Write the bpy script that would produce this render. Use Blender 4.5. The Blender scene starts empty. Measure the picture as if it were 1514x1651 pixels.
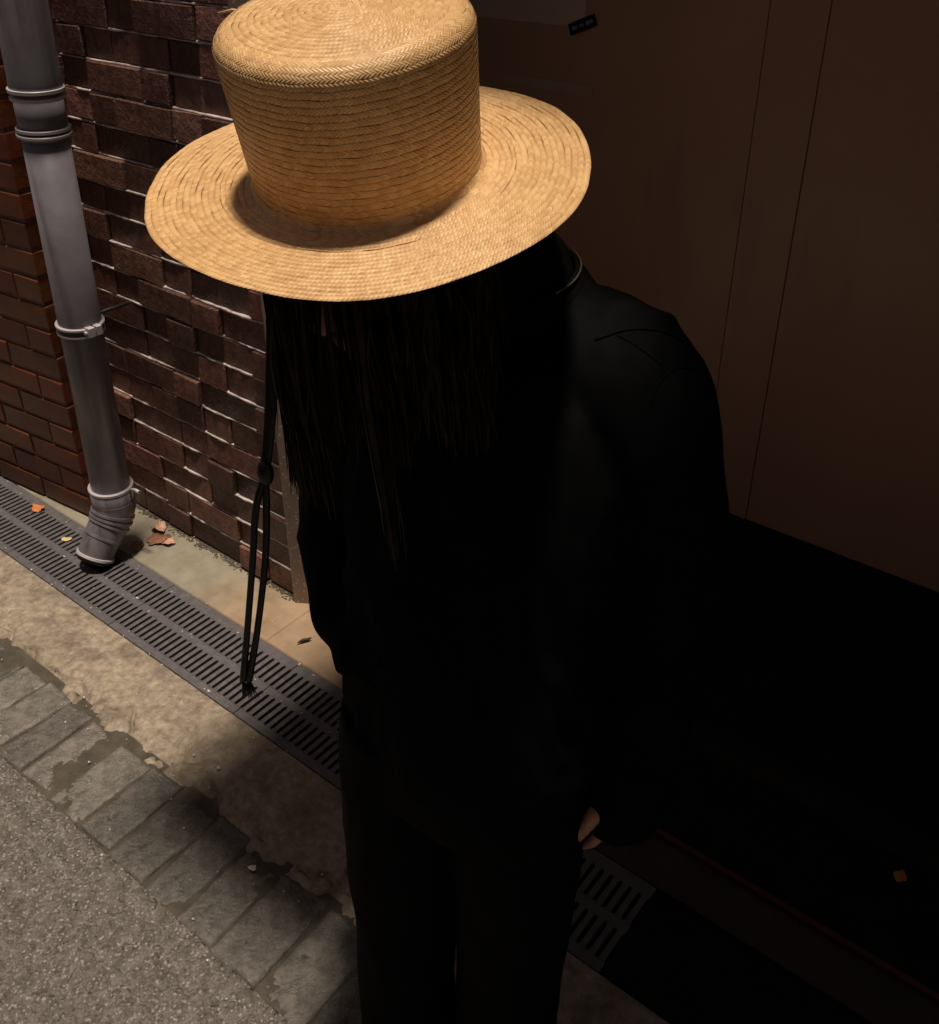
import bpy, bmesh, math, random
import numpy as np
from mathutils import Matrix, Vector

random.seed(7)
RNG = np.random.default_rng(11)
SC = bpy.context.scene
COL = SC.collection

# ------------------------------------------------------------------ camera
H = 1.72
RIGHT = np.array([0.7853, 0.6191, 0.0])      # horizontal image-right, wall frame
FWD = np.array([-0.6191, 0.7853, 0.0])       # horizontal viewing direction
PITCH = math.radians(29.254)
fw = math.cos(PITCH) * FWD - math.sin(PITCH) * np.array([0, 0, 1.0])
up = math.sin(PITCH) * FWD + math.cos(PITCH) * np.array([0, 0, 1.0])
cam_d = bpy.data.cameras.new('camera')
cam_d.sensor_fit = 'HORIZONTAL'
cam_d.sensor_width = 36.0
cam_d.lens = 36.0 * 1580.0 / 1514.0
cam_d.shift_y = -(825.5 - 680.0) / 1514.0
cam_d.clip_start = 0.05
cam_d.clip_end = 500.0
cam = bpy.data.objects.new('camera', cam_d)
COL.objects.link(cam)
m = Matrix.Identity(4)
for i in range(3):
    m[i][0] = RIGHT[i]; m[i][1] = up[i]; m[i][2] = -fw[i]
m[2][3] = H
cam.matrix_world = m
SC.camera = cam

# ------------------------------------------------------------------ light: one high warm lamp light (sun) and a faint night sky
LDIR = Vector((0.06, -0.034, 1.0)).normalized()
w = bpy.data.worlds.new('World'); SC.world = w; w.use_nodes = True
nt = w.node_tree; nt.nodes.clear()
sky = nt.nodes.new('ShaderNodeTexSky'); sky.sky_type = 'NISHITA'; sky.sun_disc = False
sky.sun_elevation = math.asin(LDIR.z)
sky.sun_rotation = math.atan2(LDIR.x, LDIR.y)
bg = nt.nodes.new('ShaderNodeBackground'); bg.inputs['Strength'].default_value = 0.068
wo = nt.nodes.new('ShaderNodeOutputWorld')
glow = nt.nodes.new('ShaderNodeMixRGB'); glow.blend_type = 'MULTIPLY'; glow.inputs['Fac'].default_value = 1.0
glow.inputs['Color2'].default_value = (1.0, 0.66, 0.44, 1)      # even warm town glow over the whole night sky
nt.links.new(sky.outputs[0], glow.inputs['Color1']); nt.links.new(glow.outputs[0], bg.inputs[0]); nt.links.new(bg.outputs[0], wo.inputs[0])
sd = bpy.data.lights.new('sun', 'SUN'); sd.energy = 4.2; sd.angle = math.radians(5.0)
sd.color = (1.0, 0.86, 0.70)
sun = bpy.data.objects.new('sun', sd); COL.objects.link(sun)
sun.rotation_euler = LDIR.to_track_quat('Z', 'Y').to_euler()
sun.location = (0, 0, 6)
SC.view_settings.view_transform = 'Standard'
SC.view_settings.look = 'None'
SC.view_settings.exposure = 0.0
SC.view_settings.gamma = 1.0
SC.view_settings.use_curve_mapping = False

# ------------------------------------------------------------------ helpers
def vnoise(p, seed=0):
    p = np.asarray(p, float)
    i = np.floor(p).astype(np.int64); f = p - i
    f = f * f * (3 - 2 * f)
    def hsh(a, b, c):
        n = (a * 374761393 + b * 668265263 + c * 2147483647 + seed * 974711) & 0xffffffff
        n = ((n ^ (n >> 13)) * 1274126177) & 0xffffffff
        n = (n ^ (n >> 16)) & 0xffffffff
        return n / 2147483647.5 - 1.0
    r = 0
    for dx in (0, 1):
        wx = f[:, 0] if dx else 1 - f[:, 0]
        for dy in (0, 1):
            wy = f[:, 1] if dy else 1 - f[:, 1]
            for dz in (0, 1):
                wz = f[:, 2] if dz else 1 - f[:, 2]
                r = r + wx * wy * wz * hsh(i[:, 0] + dx, i[:, 1] + dy, i[:, 2] + dz)
    return r

def fbm(p, octaves=4, seed=0):
    p = np.asarray(p, float); a = 1.0; r = 0; s = 0
    for o in range(octaves):
        r = r + a * vnoise(p * (2 ** o), seed + o); s += a; a *= 0.5
    return r / s

def tag(o, label=None, cat=None, group=None, kind=None):
    if label: o['label'] = label
    if cat: o['category'] = cat
    if group: o['group'] = group
    if kind: o['kind'] = kind
    return o

def empty(name, loc=(0, 0, 0), rz=0.0):
    o = bpy.data.objects.new(name, None); COL.objects.link(o)
    o.location = loc; o.rotation_euler = (0, 0, rz); o.empty_display_size = 0.1
    return o

def mesh(name, verts, faces, smooth=False, uv=None):
    me = bpy.data.meshes.new(name)
    me.from_pydata([tuple(map(float, v)) for v in verts], [], [tuple(map(int, f)) for f in faces])
    if uv is not None:
        l = me.uv_layers.new(name='UVMap')
        idx = np.empty(len(me.loops), dtype=np.int32); me.loops.foreach_get('vertex_index', idx)
        l.data.foreach_set('uv', np.asarray(uv, np.float32)[idx].ravel())
    if smooth:
        me.polygons.foreach_set('use_smooth', [len(p_.vertices) <= 4 for p_ in me.polygons])
    me.update()
    return me

def obj(name, me, mat=None, parent=None, loc=None, rot=None):
    o = bpy.data.objects.new(name, me); COL.objects.link(o)
    if mat is not None and len(me.materials) == 0: me.materials.append(mat)
    if parent: o.parent = parent
    if loc is not None: o.location = loc
    if rot is not None: o.rotation_euler = rot
    return o

class MB:
    def __init__(s): s.v = []; s.f = []
    def add(s, v, f):
        o = len(s.v); s.v += [tuple(map(float, a)) for a in v]; s.f += [tuple(int(i) + o for i in q) for q in f]
        return s
    def box(s, x0, x1, y0, y1, z0, z1):
        v = [(x, y, z) for z in (z0, z1) for y in (y0, y1) for x in (x0, x1)]
        return s.add(v, [(0, 2, 3, 1), (4, 5, 7, 6), (0, 1, 5, 4), (2, 6, 7, 3), (0, 4, 6, 2), (1, 3, 7, 5)])
    def build(s, name, mat, parent=None, smooth=False):
        return obj(name, mesh(name, s.v, s.f, smooth), mat, parent)

def tube(path, rad, n=24, cap=True, ref=None):
    """closed tube through 3-D points; rad = radius or (a,b) per point; ref = lateral axis for a"""
    P = np.asarray(path, float); k = len(P); V = []; F = []
    T = np.gradient(P, axis=0); T /= np.linalg.norm(T, axis=1)[:, None] + 1e-12
    r0 = np.array(ref if ref is not None else (1, 0, 0), float)
    for i in range(k):
        t = T[i]; a = r0 - t * (r0 @ t)
        if np.linalg.norm(a) < 1e-3: a = np.array([0, 1, 0.]) - t * t[1]
        a /= np.linalg.norm(a); b = np.cross(t, a)
        if ref is None: r0 = a
        ra, rb = rad[i] if np.ndim(rad[i]) else (rad[i], rad[i])
        for j in range(n):
            q = 2 * math.pi * j / n
            V.append(P[i] + ra * math.cos(q) * a + rb * math.sin(q) * b)
    for i in range(k - 1):
        for j in range(n):
            j2 = (j + 1) % n
            F.append((i * n + j, i * n + j2, (i + 1) * n + j2, (i + 1) * n + j))
    if cap:
        F.append(tuple(range(n))[::-1]); F.append(tuple((k - 1) * n + j for j in range(n)))
    return V, F

def interp(path, vals, m=24):
    """smooth (Catmull-Rom) resample of a path and its per-point values"""
    P = np.asarray(path, float); R = np.asarray(vals, float)
    if R.ndim == 1: R = R[:, None]
    A = np.hstack([P, R]); n = len(A)
    out = []
    for s in np.linspace(0, n - 1, m):
        i = min(int(s), n - 2); u = s - i
        p0, p1, p2, p3 = A[max(i - 1, 0)], A[i], A[i + 1], A[min(i + 2, n - 1)]
        out.append(0.5 * ((2 * p1) + (-p0 + p2) * u + (2 * p0 - 5 * p1 + 4 * p2 - p3) * u * u + (-p0 + 3 * p1 - 3 * p2 + p3) * u ** 3))
    out = np.array(out)
    r = out[:, 3:]
    return out[:, :3], (r[:, 0] if r.shape[1] == 1 else [tuple(a) for a in r])

def ellipsoid(c, r, n=20, m=14, rot=None):
    V = []; F = []
    for i in range(m + 1):
        ph = math.pi * i / m
        for j in range(n):
            t = 2 * math.pi * j / n
            v = np.array([r[0] * math.sin(ph) * math.cos(t), r[1] * math.sin(ph) * math.sin(t), r[2] * math.cos(ph)])
            if rot is not None: v = rot @ v
            V.append(v + np.asarray(c))
    for i in range(m):
        for j in range(n):
            j2 = (j + 1) % n
            F.append((i * n + j, (i + 1) * n + j, (i + 1) * n + j2, i * n + j2))
    return V, F

def remesh(mb, name, voxel, smooth_it=6, disp=None):
    me = mesh(name, mb.v, mb.f)
    t = bpy.data.objects.new('tmp_' + name, me); COL.objects.link(t)
    r = t.modifiers.new('r', 'REMESH'); r.mode = 'VOXEL'; r.voxel_size = voxel; r.use_smooth_shade = True
    s = t.modifiers.new('s', 'SMOOTH'); s.iterations = smooth_it; s.factor = 0.5
    dg = bpy.context.evaluated_depsgraph_get(); dg.update()
    out = bpy.data.meshes.new_from_object(t.evaluated_get(dg))
    out.name = name
    bpy.data.objects.remove(t); bpy.data.meshes.remove(me)
    if disp is not None:
        n = len(out.vertices)
        co = np.empty(n * 3); out.vertices.foreach_get('co', co); co = co.reshape(-1, 3)
        no = np.empty(n * 3); out.vertex_normals.foreach_get('vector', no); no = no.reshape(-1, 3)
        co = co + no * disp(co)[:, None]
        out.vertices.foreach_set('co', co.ravel())
    out.polygons.foreach_set('use_smooth', [True] * len(out.polygons))
    out.update()
    return out

def grid(x0, x1, y0, y1, nx, ny, zf, skirt=0.02):
    xs = np.linspace(x0, x1, nx); ys = np.linspace(y0, y1, ny)
    X, Y = np.meshgrid(xs, ys); p = np.stack([X.ravel(), Y.ravel(), np.zeros(X.size)], 1)
    p[:, 2] = zf(p)
    F = [(j * nx + i, j * nx + i + 1, (j + 1) * nx + i + 1, (j + 1) * nx + i) for j in range(ny - 1) for i in range(nx - 1)]
    V = [tuple(a) for a in p]
    ring = [i for i in range(nx)] + [j * nx + nx - 1 for j in range(1, ny)] + [(ny - 1) * nx + i for i in range(nx - 2, -1, -1)] + [j * nx for j in range(ny - 2, 0, -1)]
    o = len(V)
    for i in ring: V.append((V[i][0], V[i][1], V[i][2] - skirt))
    L = len(ring)
    for a in range(L):
        b = (a + 1) % L
        F.append((ring[b], ring[a], o + a, o + b))
    return V, F

# ------------------------------------------------------------------ materials
def mat(name, build):
    M = bpy.data.materials.new(name); M.use_nodes = True
    t = M.node_tree; t.nodes.clear()
    out = t.nodes.new('ShaderNodeOutputMaterial'); b = t.nodes.new('ShaderNodeBsdfPrincipled')
    t.links.new(b.outputs[0], out.inputs[0])
    build(t, b)
    return M

def N(t, kind, **kw):
    n = t.nodes.new('ShaderNode' + kind)
    for k, v in kw.items():
        if k in n.inputs: n.inputs[k].default_value = v
        else: setattr(n, k, v)
    return n

def ramp(t, src, stops):
    r = t.nodes.new('ShaderNodeValToRGB')
    e = r.color_ramp.elements
    while len(e) < len(stops): e.new(0.5)
    for x, (p, c) in zip(e, stops):
        x.position = p; x.color = (*c, 1) if len(c) == 3 else c
    t.links.new(src, r.inputs[0]); return r.outputs[0]

def noise_rough(cols, scale=20, detail=6, rough=0.5, bump=0.3, bscale=120, dist=0.002, rvar=0.0, spec=0.5, extra=None, obj_rand=0.0):
    def b(t, p):
        tc = N(t, 'TexCoord')
        n = N(t, 'TexNoise', Scale=scale, Detail=detail, Roughness=0.6); t.links.new(tc.outputs['Object'], n.inputs['Vector'])
        fac = n.outputs['Fac']
        c = ramp(t, fac, cols)
        if obj_rand:
            oi = N(t, 'ObjectInfo'); hs = N(t, 'HueSaturation')
            mp = N(t, 'MapRange'); mp.inputs['To Min'].default_value = 1 - obj_rand; mp.inputs['To Max'].default_value = 1 + obj_rand
            t.links.new(oi.outputs['Random'], mp.inputs['Value']); t.links.new(mp.outputs[0], hs.inputs['Value'])
            m2 = N(t, 'Math', operation='MULTIPLY'); m2.inputs[1].default_value = 7.31
            fr = N(t, 'Math', operation='FRACT'); t.links.new(oi.outputs['Random'], m2.inputs[0]); t.links.new(m2.outputs[0], fr.inputs[0])
            mh = N(t, 'MapRange'); mh.inputs['To Min'].default_value = 0.488; mh.inputs['To Max'].default_value = 0.512
            t.links.new(fr.outputs[0], mh.inputs['Value']); t.links.new(mh.outputs[0], hs.inputs['Hue'])
            t.links.new(c, hs.inputs['Color']); c = hs.outputs[0]
        t.links.new(c, p.inputs['Base Color'])
        p.inputs['Roughness'].default_value = rough
        p.inputs['Specular IOR Level'].default_value = spec
        n2 = N(t, 'TexNoise', Scale=bscale, Detail=5.0, Roughness=0.65); t.links.new(tc.outputs['Object'], n2.inputs['Vector'])
        if rvar:
            n3 = N(t, 'TexNoise', Scale=scale * 1.7, Detail=4.0); t.links.new(tc.outputs['Object'], n3.inputs['Vector'])
            mr = N(t, 'MapRange'); mr.inputs['From Min'].default_value = 0.3; mr.inputs['From Max'].default_value = 0.7
            mr.inputs['To Min'].default_value = rough - rvar; mr.inputs['To Max'].default_value = rough + rvar
            t.links.new(n3.outputs['Fac'], mr.inputs['Value']); t.links.new(mr.outputs[0], p.inputs['Roughness'])
        bp = N(t, 'Bump', Strength=bump, Distance=dist)
        t.links.new(n2.outputs['Fac'], bp.inputs['Height']); t.links.new(bp.outputs[0], p.inputs['Normal'])
        if extra: extra(t, p, tc, c)
    return b

M = {}
def grains_glints(t, p, tc, c):
    v = N(t, 'TexVoronoi', Scale=125.0); t.links.new(tc.outputs['Object'], v.inputs['Vector'])
    n = N(t, 'TexNoise', Scale=240.0, Detail=3.0, Roughness=0.7); t.links.new(tc.outputs['Object'], n.inputs['Vector'])
    a = N(t, 'Math', operation='MULTIPLY_ADD'); a.inputs[1].default_value = -1.6
    t.links.new(v.outputs['Distance'], a.inputs[0]); t.links.new(n.outputs['Fac'], a.inputs[2])
    fv = N(t, 'TexVoronoi', Scale=260.0); t.links.new(tc.outputs['Object'], fv.inputs['Vector'])
    sp = N(t, 'SeparateXYZ'); t.links.new(fv.outputs['Color'], sp.inputs[0])
    mf = N(t, 'MixRGB'); mf.inputs['Color2'].default_value = (.62, .58, .53, 1)  # pale stone flecks that carry the wet sparkle in the base colour
    t.links.new(ramp(t, sp.outputs['X'], [(0.90, (0, 0, 0)), (0.93, (.75, .75, .75))]), mf.inputs['Fac'])
    t.links.new(c, mf.inputs['Color1']); t.links.new(mf.outputs[0], p.inputs['Base Color'])
    bp = N(t, 'Bump', Strength=1.0, Distance=0.011); t.links.new(a.outputs[0], bp.inputs['Height']); t.links.new(bp.outputs[0], p.inputs['Normal'])
M['asphalt'] = mat('asphalt', noise_rough([(0.3, (.17, .153, .136)), (0.5, (.27, .246, .222)), (0.72, (.37, .34, .31))], 40, 10, 0.15, 0.75, 260, 0.004, 0.05, spec=1.0, extra=grains_glints))
M['sett'] = mat('sett_stone', noise_rough([(0.3, (.055, .052, .045)), (0.5, (.115, .105, .092)), (0.75, (.185, .162, .147))], 30, 9, 0.27, 0.9, 130, 0.0045, 0.15, obj_rand=0.32))
def moss(t, p, tc, c):
    n = N(t, 'TexNoise', Scale=6.0, Detail=5.0); t.links.new(tc.outputs['Object'], n.inputs['Vector'])
    r = ramp(t, n.outputs['Fac'], [(0.52, (0, 0, 0)), (0.66, (1, 1, 1))])
    mx = N(t, 'MixRGB'); mx.inputs['Color2'].default_value = (.13, .108, .05, 1)
    mm = N(t, 'Math', operation='MULTIPLY'); mm.inputs[1].default_value = 0.55
    t.links.new(r, mm.inputs[0]); t.links.new(mm.outputs[0], mx.inputs['Fac'])
    t.links.new(c, mx.inputs['Color1'])
    n5 = N(t, 'TexNoise', Scale=11.0, Detail=7.0, Roughness=0.65, Distortion=0.6); t.links.new(tc.outputs['Object'], n5.inputs['Vector'])
    m5 = N(t, 'MixRGB', blend_type='MULTIPLY'); m5.inputs['Fac'].default_value = 0.8
    t.links.new(ramp(t, n5.outputs['Fac'], [(0.36, (.52, .50, .50)), (0.56, (1, 1, 1))]), m5.inputs['Color2'])
    t.links.new(mx.outputs[0], m5.inputs['Color1']); t.links.new(m5.outputs[0], p.inputs['Base Color'])
M['concrete'] = mat('worn_concrete', noise_rough([(0.25, (.165, .130, .096)), (0.5, (.300, .245, .185)), (0.68, (.41, .345, .268))], 48, 12, 0.5, 0.8, 75, 0.006, 0.12, extra=moss))
M['bed'] = mat('joint_mortar', noise_rough([(0.3, (.030, .025, .017)), (0.7, (.085, .068, .046))], 30, 6, 0.6, 0.6, 160, 0.003))
def strip_tint(t, p, tc, c):
    sx = N(t, 'SeparateXYZ'); t.links.new(tc.outputs['Object'], sx.inputs[0])
    n = N(t, 'TexNoise', Scale=3.5, Detail=4.0); t.links.new(tc.outputs['Object'], n.inputs['Vector'])
    ad = N(t, 'Math', operation='MULTIPLY_ADD'); ad.inputs[1].default_value = 0.6
    t.links.new(n.outputs['Fac'], ad.inputs[0]); t.links.new(sx.outputs['X'], ad.inputs[2])
    mr = N(t, 'MapRange'); mr.inputs['From Min'].default_value = -1.55; mr.inputs['From Max'].default_value = -1.33
    t.links.new(ad.outputs[0], mr.inputs['Value'])
    mx = N(t, 'MixRGB', blend_type='MULTIPLY'); mx.inputs['Color2'].default_value = (1.25, .98, .82, 1)
    t.links.new(mr.outputs[0], mx.inputs['Fac']); t.links.new(c, mx.inputs['Color1']); t.links.new(mx.outputs[0], p.inputs['Base Color'])
M['strip'] = mat('strip_concrete', noise_rough([(0.25, (.17, .15, .11)), (0.5, (.25, .225, .172)), (0.75, (.31, .285, .225))], 11, 8, 0.48, 0.3, 120, 0.002, 0.12, extra=strip_tint))
M['grate'] = mat('cast_iron', noise_rough([(0.3, (.078, .073, .078)), (0.7, (.125, .117, .124))], 45, 5, 0.45, 0.25, 300, 0.001, 0.1))
M['channel'] = mat('channel_dark', noise_rough([(0.3, (.003, .003, .003)), (0.7, (.006, .0055, .005))], 20, 4, 0.8, 0.3, 80, spec=0.1))  # near black: the unlit depth below the slots is put into the colour
M['brick'] = mat('rustic_brick', noise_rough([(0.25, (.056, .022, .017)), (0.5, (.115, .049, .037)), (0.7, (.165, .075, .057)), (0.85, (.22, .115, .09))], 26, 8, 0.34, 1.0, 90, 0.009, 0.16, obj_rand=0.45))
M['brick_red'] = mat('rough_red_brick', noise_rough([(0.3, (.10, .045, .035)), (0.55, (.20, .085, .064)), (0.8, (.30, .16, .13))], 40, 8, 0.6, 1.0, 70, 0.010, 0.1, obj_rand=0.2))
M['mortar'] = mat('brick_mortar', noise_rough([(0.3, (.10, .085, .08)), (0.7, (.30, .26, .24))], 40, 6, 0.6, 0.6, 120, 0.004))
M['bead'] = mat('pale_mortar_bead', noise_rough([(0.3, (.20, .15, .14)), (0.5, (.50, .43, .40)), (0.7, (.66, .58, .55))], 22, 6, 0.45, 0.5, 160, 0.003))
M['pier_brick'] = mat('smooth_red_brick', noise_rough([(0.3, (.060, .015, .006)), (0.55, (.120, .032, .011)), (0.8, (.19, .056, .019))], 9, 6, 0.42, 0.35, 60, 0.003, 0.1, obj_rand=0.25))
M['pier_mortar'] = mat('pier_mortar', noise_rough([(0.3, (.09, .035, .022)), (0.7, (.17, .075, .05))], 30, 5, 0.6, 0.4, 90))
def pipe_dirt(t, p, tc, c):
    n = N(t, 'TexNoise', Scale=5.0, Detail=6.0); t.links.new(tc.outputs['Object'], n.inputs['Vector'])
    r = ramp(t, n.outputs['Fac'], [(0.45, (0, 0, 0)), (0.75, (1, 1, 1))])
    mx = N(t, 'MixRGB'); mx.inputs['Color2'].default_value = (.11, .088, .082, 1)
    mm = N(t, 'Math', operation='MULTIPLY'); mm.inputs[1].default_value = 0.6
    t.links.new(r, mm.inputs[0]); t.links.new(mm.outputs[0], mx.inputs['Fac'])
    mp = N(t, 'Mapping'); mp.inputs['Scale'].default_value = (34, 34, 2.2); t.links.new(tc.outputs['Object'], mp.inputs['Vector'])
    n2 = N(t, 'TexNoise', Scale=1.0, Detail=5.0); t.links.new(mp.outputs[0], n2.inputs['Vector'])
    r2 = ramp(t, n2.outputs['Fac'], [(0.50, (1, 1, 1)), (0.72, (.45, .40, .37))])
    m3 = N(t, 'MixRGB', blend_type='MULTIPLY'); m3.inputs['Fac'].default_value = 0.75
    t.links.new(c, mx.inputs['Color1']); t.links.new(mx.outputs[0], m3.inputs['Color1']); t.links.new(r2, m3.inputs['Color2']); t.links.new(m3.outputs[0], p.inputs['Base Color'])
M['pipe'] = mat('grey_plastic_pipe', noise_rough([(0.3, (.125, .117, .140)), (0.7, (.175, .165, .192))], 12, 5, 0.38, 0.06, 60, 0.001, 0.08, extra=pipe_dirt))
M['ring'] = mat('pale_pipe_collar', noise_rough([(0.3, (.42, .39, .42)), (0.7, (.52, .49, .52))], 20, 4, 0.35, 0.05, 60, 0.001))
M['rubber'] = mat('black_rubber', noise_rough([(0.3, (.012, .012, .012)), (0.7, (.022, .022, .022))], 20, 3, 0.5, 0.1, 80))
def scuff_reflections(t, p, tc, c):  # paint scuffs and faint reflected light, both painted as paler streaks
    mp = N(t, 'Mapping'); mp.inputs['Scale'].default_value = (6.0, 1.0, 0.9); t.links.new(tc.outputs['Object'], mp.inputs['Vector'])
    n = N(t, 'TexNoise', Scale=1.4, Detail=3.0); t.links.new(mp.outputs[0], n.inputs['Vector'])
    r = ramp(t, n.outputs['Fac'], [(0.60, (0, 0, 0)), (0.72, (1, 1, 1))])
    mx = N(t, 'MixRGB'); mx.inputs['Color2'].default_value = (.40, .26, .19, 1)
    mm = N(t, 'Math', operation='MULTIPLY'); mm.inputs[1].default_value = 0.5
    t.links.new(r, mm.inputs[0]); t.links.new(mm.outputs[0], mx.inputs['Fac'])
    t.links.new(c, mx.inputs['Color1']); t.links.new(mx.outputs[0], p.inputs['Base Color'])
M['hoarding'] = mat('brown_painted_board', noise_rough([(0.3, (.50, .275, .175)), (0.7, (.56, .315, .20))], 2.2, 4, 0.36, 0.08, 40, 0.001, 0.08, extra=scuff_reflections))
M['poster'] = mat('faded_sheet', noise_rough([(0.3, (.60, .40, .31)), (0.7, (.66, .45, .35))], 4, 3, 0.6, 0.05, 40))
M['tape'] = mat('brown_tape', noise_rough([(0.3, (.50, .32, .23)), (0.7, (.54, .35, .26))], 8, 3, 0.4, 0.05, 40))
M['sticker'] = mat('black_sticker', noise_rough([(0.3, (.006, .007, .010)), (0.7, (.010, .011, .014))], 8, 3, 0.4, 0.0, 40))
M['ink'] = mat('pale_ink', noise_rough([(0.3, (.30, .34, .42)), (0.7, (.38, .42, .50))], 90, 3, 0.5, 0.0, 40))
def speck(t, p, tc, c):
    n = N(t, 'TexVoronoi', Scale=95.0); t.links.new(tc.outputs['Object'], n.inputs['Vector'])
    r = ramp(t, n.outputs['Distance'], [(0.14, (1, 1, 1)), (0.24, (0, 0, 0))])
    mx = N(t, 'MixRGB'); mx.inputs['Color2'].default_value = (.75, .66, .58, 1)
    t.links.new(r, mx.inputs['Fac']); t.links.new(c, mx.inputs['Color1']); t.links.new(mx.outputs[0], p.inputs['Base Color'])
M['trim'] = mat('speckled_trim', noise_rough([(0.3, (.24, .17, .13)), (0.7, (.32, .235, .19))], 12, 4, 0.35, 0.1, 90, 0.001, extra=speck))
M['floor_dark'] = mat('shade_black_tarmac', noise_rough([(0.3, (.006, .005, .004)), (0.7, (.012, .010, .008))], 14, 6, 0.75, 0.4, 120, 0.003, spec=0.15))  # tarmac so near black that the recess shade sits in its colour
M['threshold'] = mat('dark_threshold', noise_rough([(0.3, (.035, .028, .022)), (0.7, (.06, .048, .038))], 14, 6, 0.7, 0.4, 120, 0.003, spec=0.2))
M['edging'] = mat('rusty_edging', noise_rough([(0.3, (.05, .014, .006)), (0.7, (.10, .026, .010))], 20, 5, 0.6, 0.3, 90))
M['render'] = mat('dark_soffit', noise_rough([(0.3, (.05, .045, .04)), (0.7, (.08, .07, .06))], 4, 4, 0.8, 0.2, 40))
M['leaf_orange'] = mat('orange_leaf', noise_rough([(0.3, (.42, .13, .03)), (0.7, (.62, .22, .07))], 60, 4, 0.5, 0.3, 120))
M['leaf_brown'] = mat('brown_leaf', noise_rough([(0.3, (.17, .075, .05)), (0.7, (.30, .15, .10))], 60, 4, 0.5, 0.4, 120))
M['leaf_pink'] = mat('pale_leaf', noise_rough([(0.3, (.42, .21, .14)), (0.7, (.60, .36, .27))], 60, 4, 0.5, 0.3, 120))
M['leaf_yellow'] = mat('yellow_leaf', noise_rough([(0.3, (.52, .42, .17)), (0.7, (.66, .55, .27))], 60, 4, 0.5, 0.2, 120))
M['bark'] = mat('dark_twig', noise_rough([(0.3, (.025, .015, .010)), (0.7, (.05, .03, .02))], 60, 4, 0.7, 0.3, 120))
M['white'] = mat('white_scrap', noise_rough([(0.3, (.55, .52, .47)), (0.7, (.72, .68, .62))], 60, 4, 0.6, 0.2, 120))
M['grit'] = mat('pale_grit', noise_rough([(0.3, (.42, .38, .37)), (0.7, (.65, .60, .58))], 200, 3, 0.4, 0.2, 200))
M['skin'] = mat('skin', noise_rough([(0.3, (.42, .22, .14)), (0.7, (.50, .28, .19))], 20, 4, 0.5, 0.1, 200, 0.001))
M['jacket'] = mat('black_jacket_cloth', noise_rough([(0.3, (.0042, .0045, .0050)), (0.7, (.0066, .0070, .0076))], 40, 5, 0.9, 0.25, 600, 0.001, spec=0.03))
M['trousers'] = mat('black_trouser_cloth', noise_rough([(0.3, (.0022, .0022, .0024)), (0.7, (.004, .004, .0044))], 40, 5, 0.9, 0.2, 500, 0.001, spec=0.08))
M['shoe'] = mat('black_leather', noise_rough([(0.3, (.008, .008, .008)), (0.7, (.014, .013, .012))], 20, 4, 0.45, 0.1, 100))
M['metal'] = mat('brass_zip', noise_rough([(0.3, (.16, .125, .08)), (0.7, (.24, .19, .13))], 200, 3, 0.35, 0.1, 300)); M['metal'].node_tree.nodes['Principled BSDF'].inputs['Metallic'].default_value = 0.6
M['cord'] = mat('black_cord', noise_rough([(0.3, (.006, .006, .006)), (0.7, (.012, .012, .012))], 90, 3, 0.5, 0.3, 500, 0.001))
M['hair'] = mat('dark_brown_hair', noise_rough([(0.3, (.005, .003, .002)), (0.7, (.042, .022, .011))], 60, 3, 0.5, 0.0, 40, spec=0.15))

def straw(t, p):
    uv = N(t, 'UVMap'); s = N(t, 'SeparateXYZ'); t.links.new(uv.outputs[0], s.inputs[0])
    def mth(op, a, b=None, v=None):
        n = N(t, 'Math', operation=op)
        t.links.new(a, n.inputs[0])
        if b is not None: t.links.new(b, n.inputs[1])
        elif v is not None: n.inputs[1].default_value = v
        return n.outputs[0]
    av = mth('ABSOLUTE', mth('SUBTRACT', s.outputs['Y'], v=0.5))
    oi = N(t, 'ObjectInfo')
    ph = mth('ADD', mth('ADD', mth('MULTIPLY', s.outputs['X'], v=290.0), mth('MULTIPLY', av, v=2.3)), mth('MULTIPLY', oi.outputs['Random'], v=1.0))
    fr = mth('FRACT', ph)
    tri = mth('ABSOLUTE', mth('SUBTRACT', mth('MULTIPLY', fr, v=2.0), v=1.0))
    cell = mth('FLOOR', ph)
    wn = N(t, 'TexWhiteNoise', noise_dimensions='2D'); cb = N(t, 'CombineXYZ')
    t.links.new(cell, cb.inputs[0]); t.links.new(oi.outputs['Random'], cb.inputs[1]); t.links.new(cb.outputs[0], wn.inputs['Vector'])
    col = ramp(t, wn.outputs['Value'], [(0.0, (.56, .340, .150)), (0.5, (.65, .415, .192)), (1.0, (.74, .50, .255))])
    tc = N(t, 'TexCoord'); nn = N(t, 'TexNoise', Scale=14.0, Detail=5.0); t.links.new(tc.outputs['Object'], nn.inputs['Vector'])
    mx = N(t, 'MixRGB', blend_type='MULTIPLY'); mx.inputs['Fac'].default_value = 0.55
    t.links.new(col, mx.inputs['Color1']); t.links.new(ramp(t, nn.outputs['Fac'], [(0.3, (.74, .66, .58)), (0.7, (1.05, 1.04, 1.0))]), mx.inputs['Color2'])
    t.links.new(mx.outputs[0], p.inputs['Base Color'])
    p.inputs['Roughness'].default_value = 0.45
    hgt = mth('SUBTRACT', mth('ADD', tri, v=0.0), mth('MULTIPLY', mth('MULTIPLY', av, av), v=1.2))
    bp = N(t, 'Bump', Strength=0.45, Distance=0.0006); t.links.new(hgt, bp.inputs['Height']); t.links.new(bp.outputs[0], p.inputs['Normal'])
    p.inputs['Transmission Weight'].default_value = 0.0
    p.inputs['Subsurface Weight'].default_value = 0.0
M['straw'] = mat('braided_straw', straw)

# ------------------------------------------------------------------ the setting: ground
WALL = 1.3545            # brick wall face (Y)
G0, G1 = 0.968, 1.1825   # grate front / back edge
S0, S1 = 0.567, 0.770    # sett course

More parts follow.
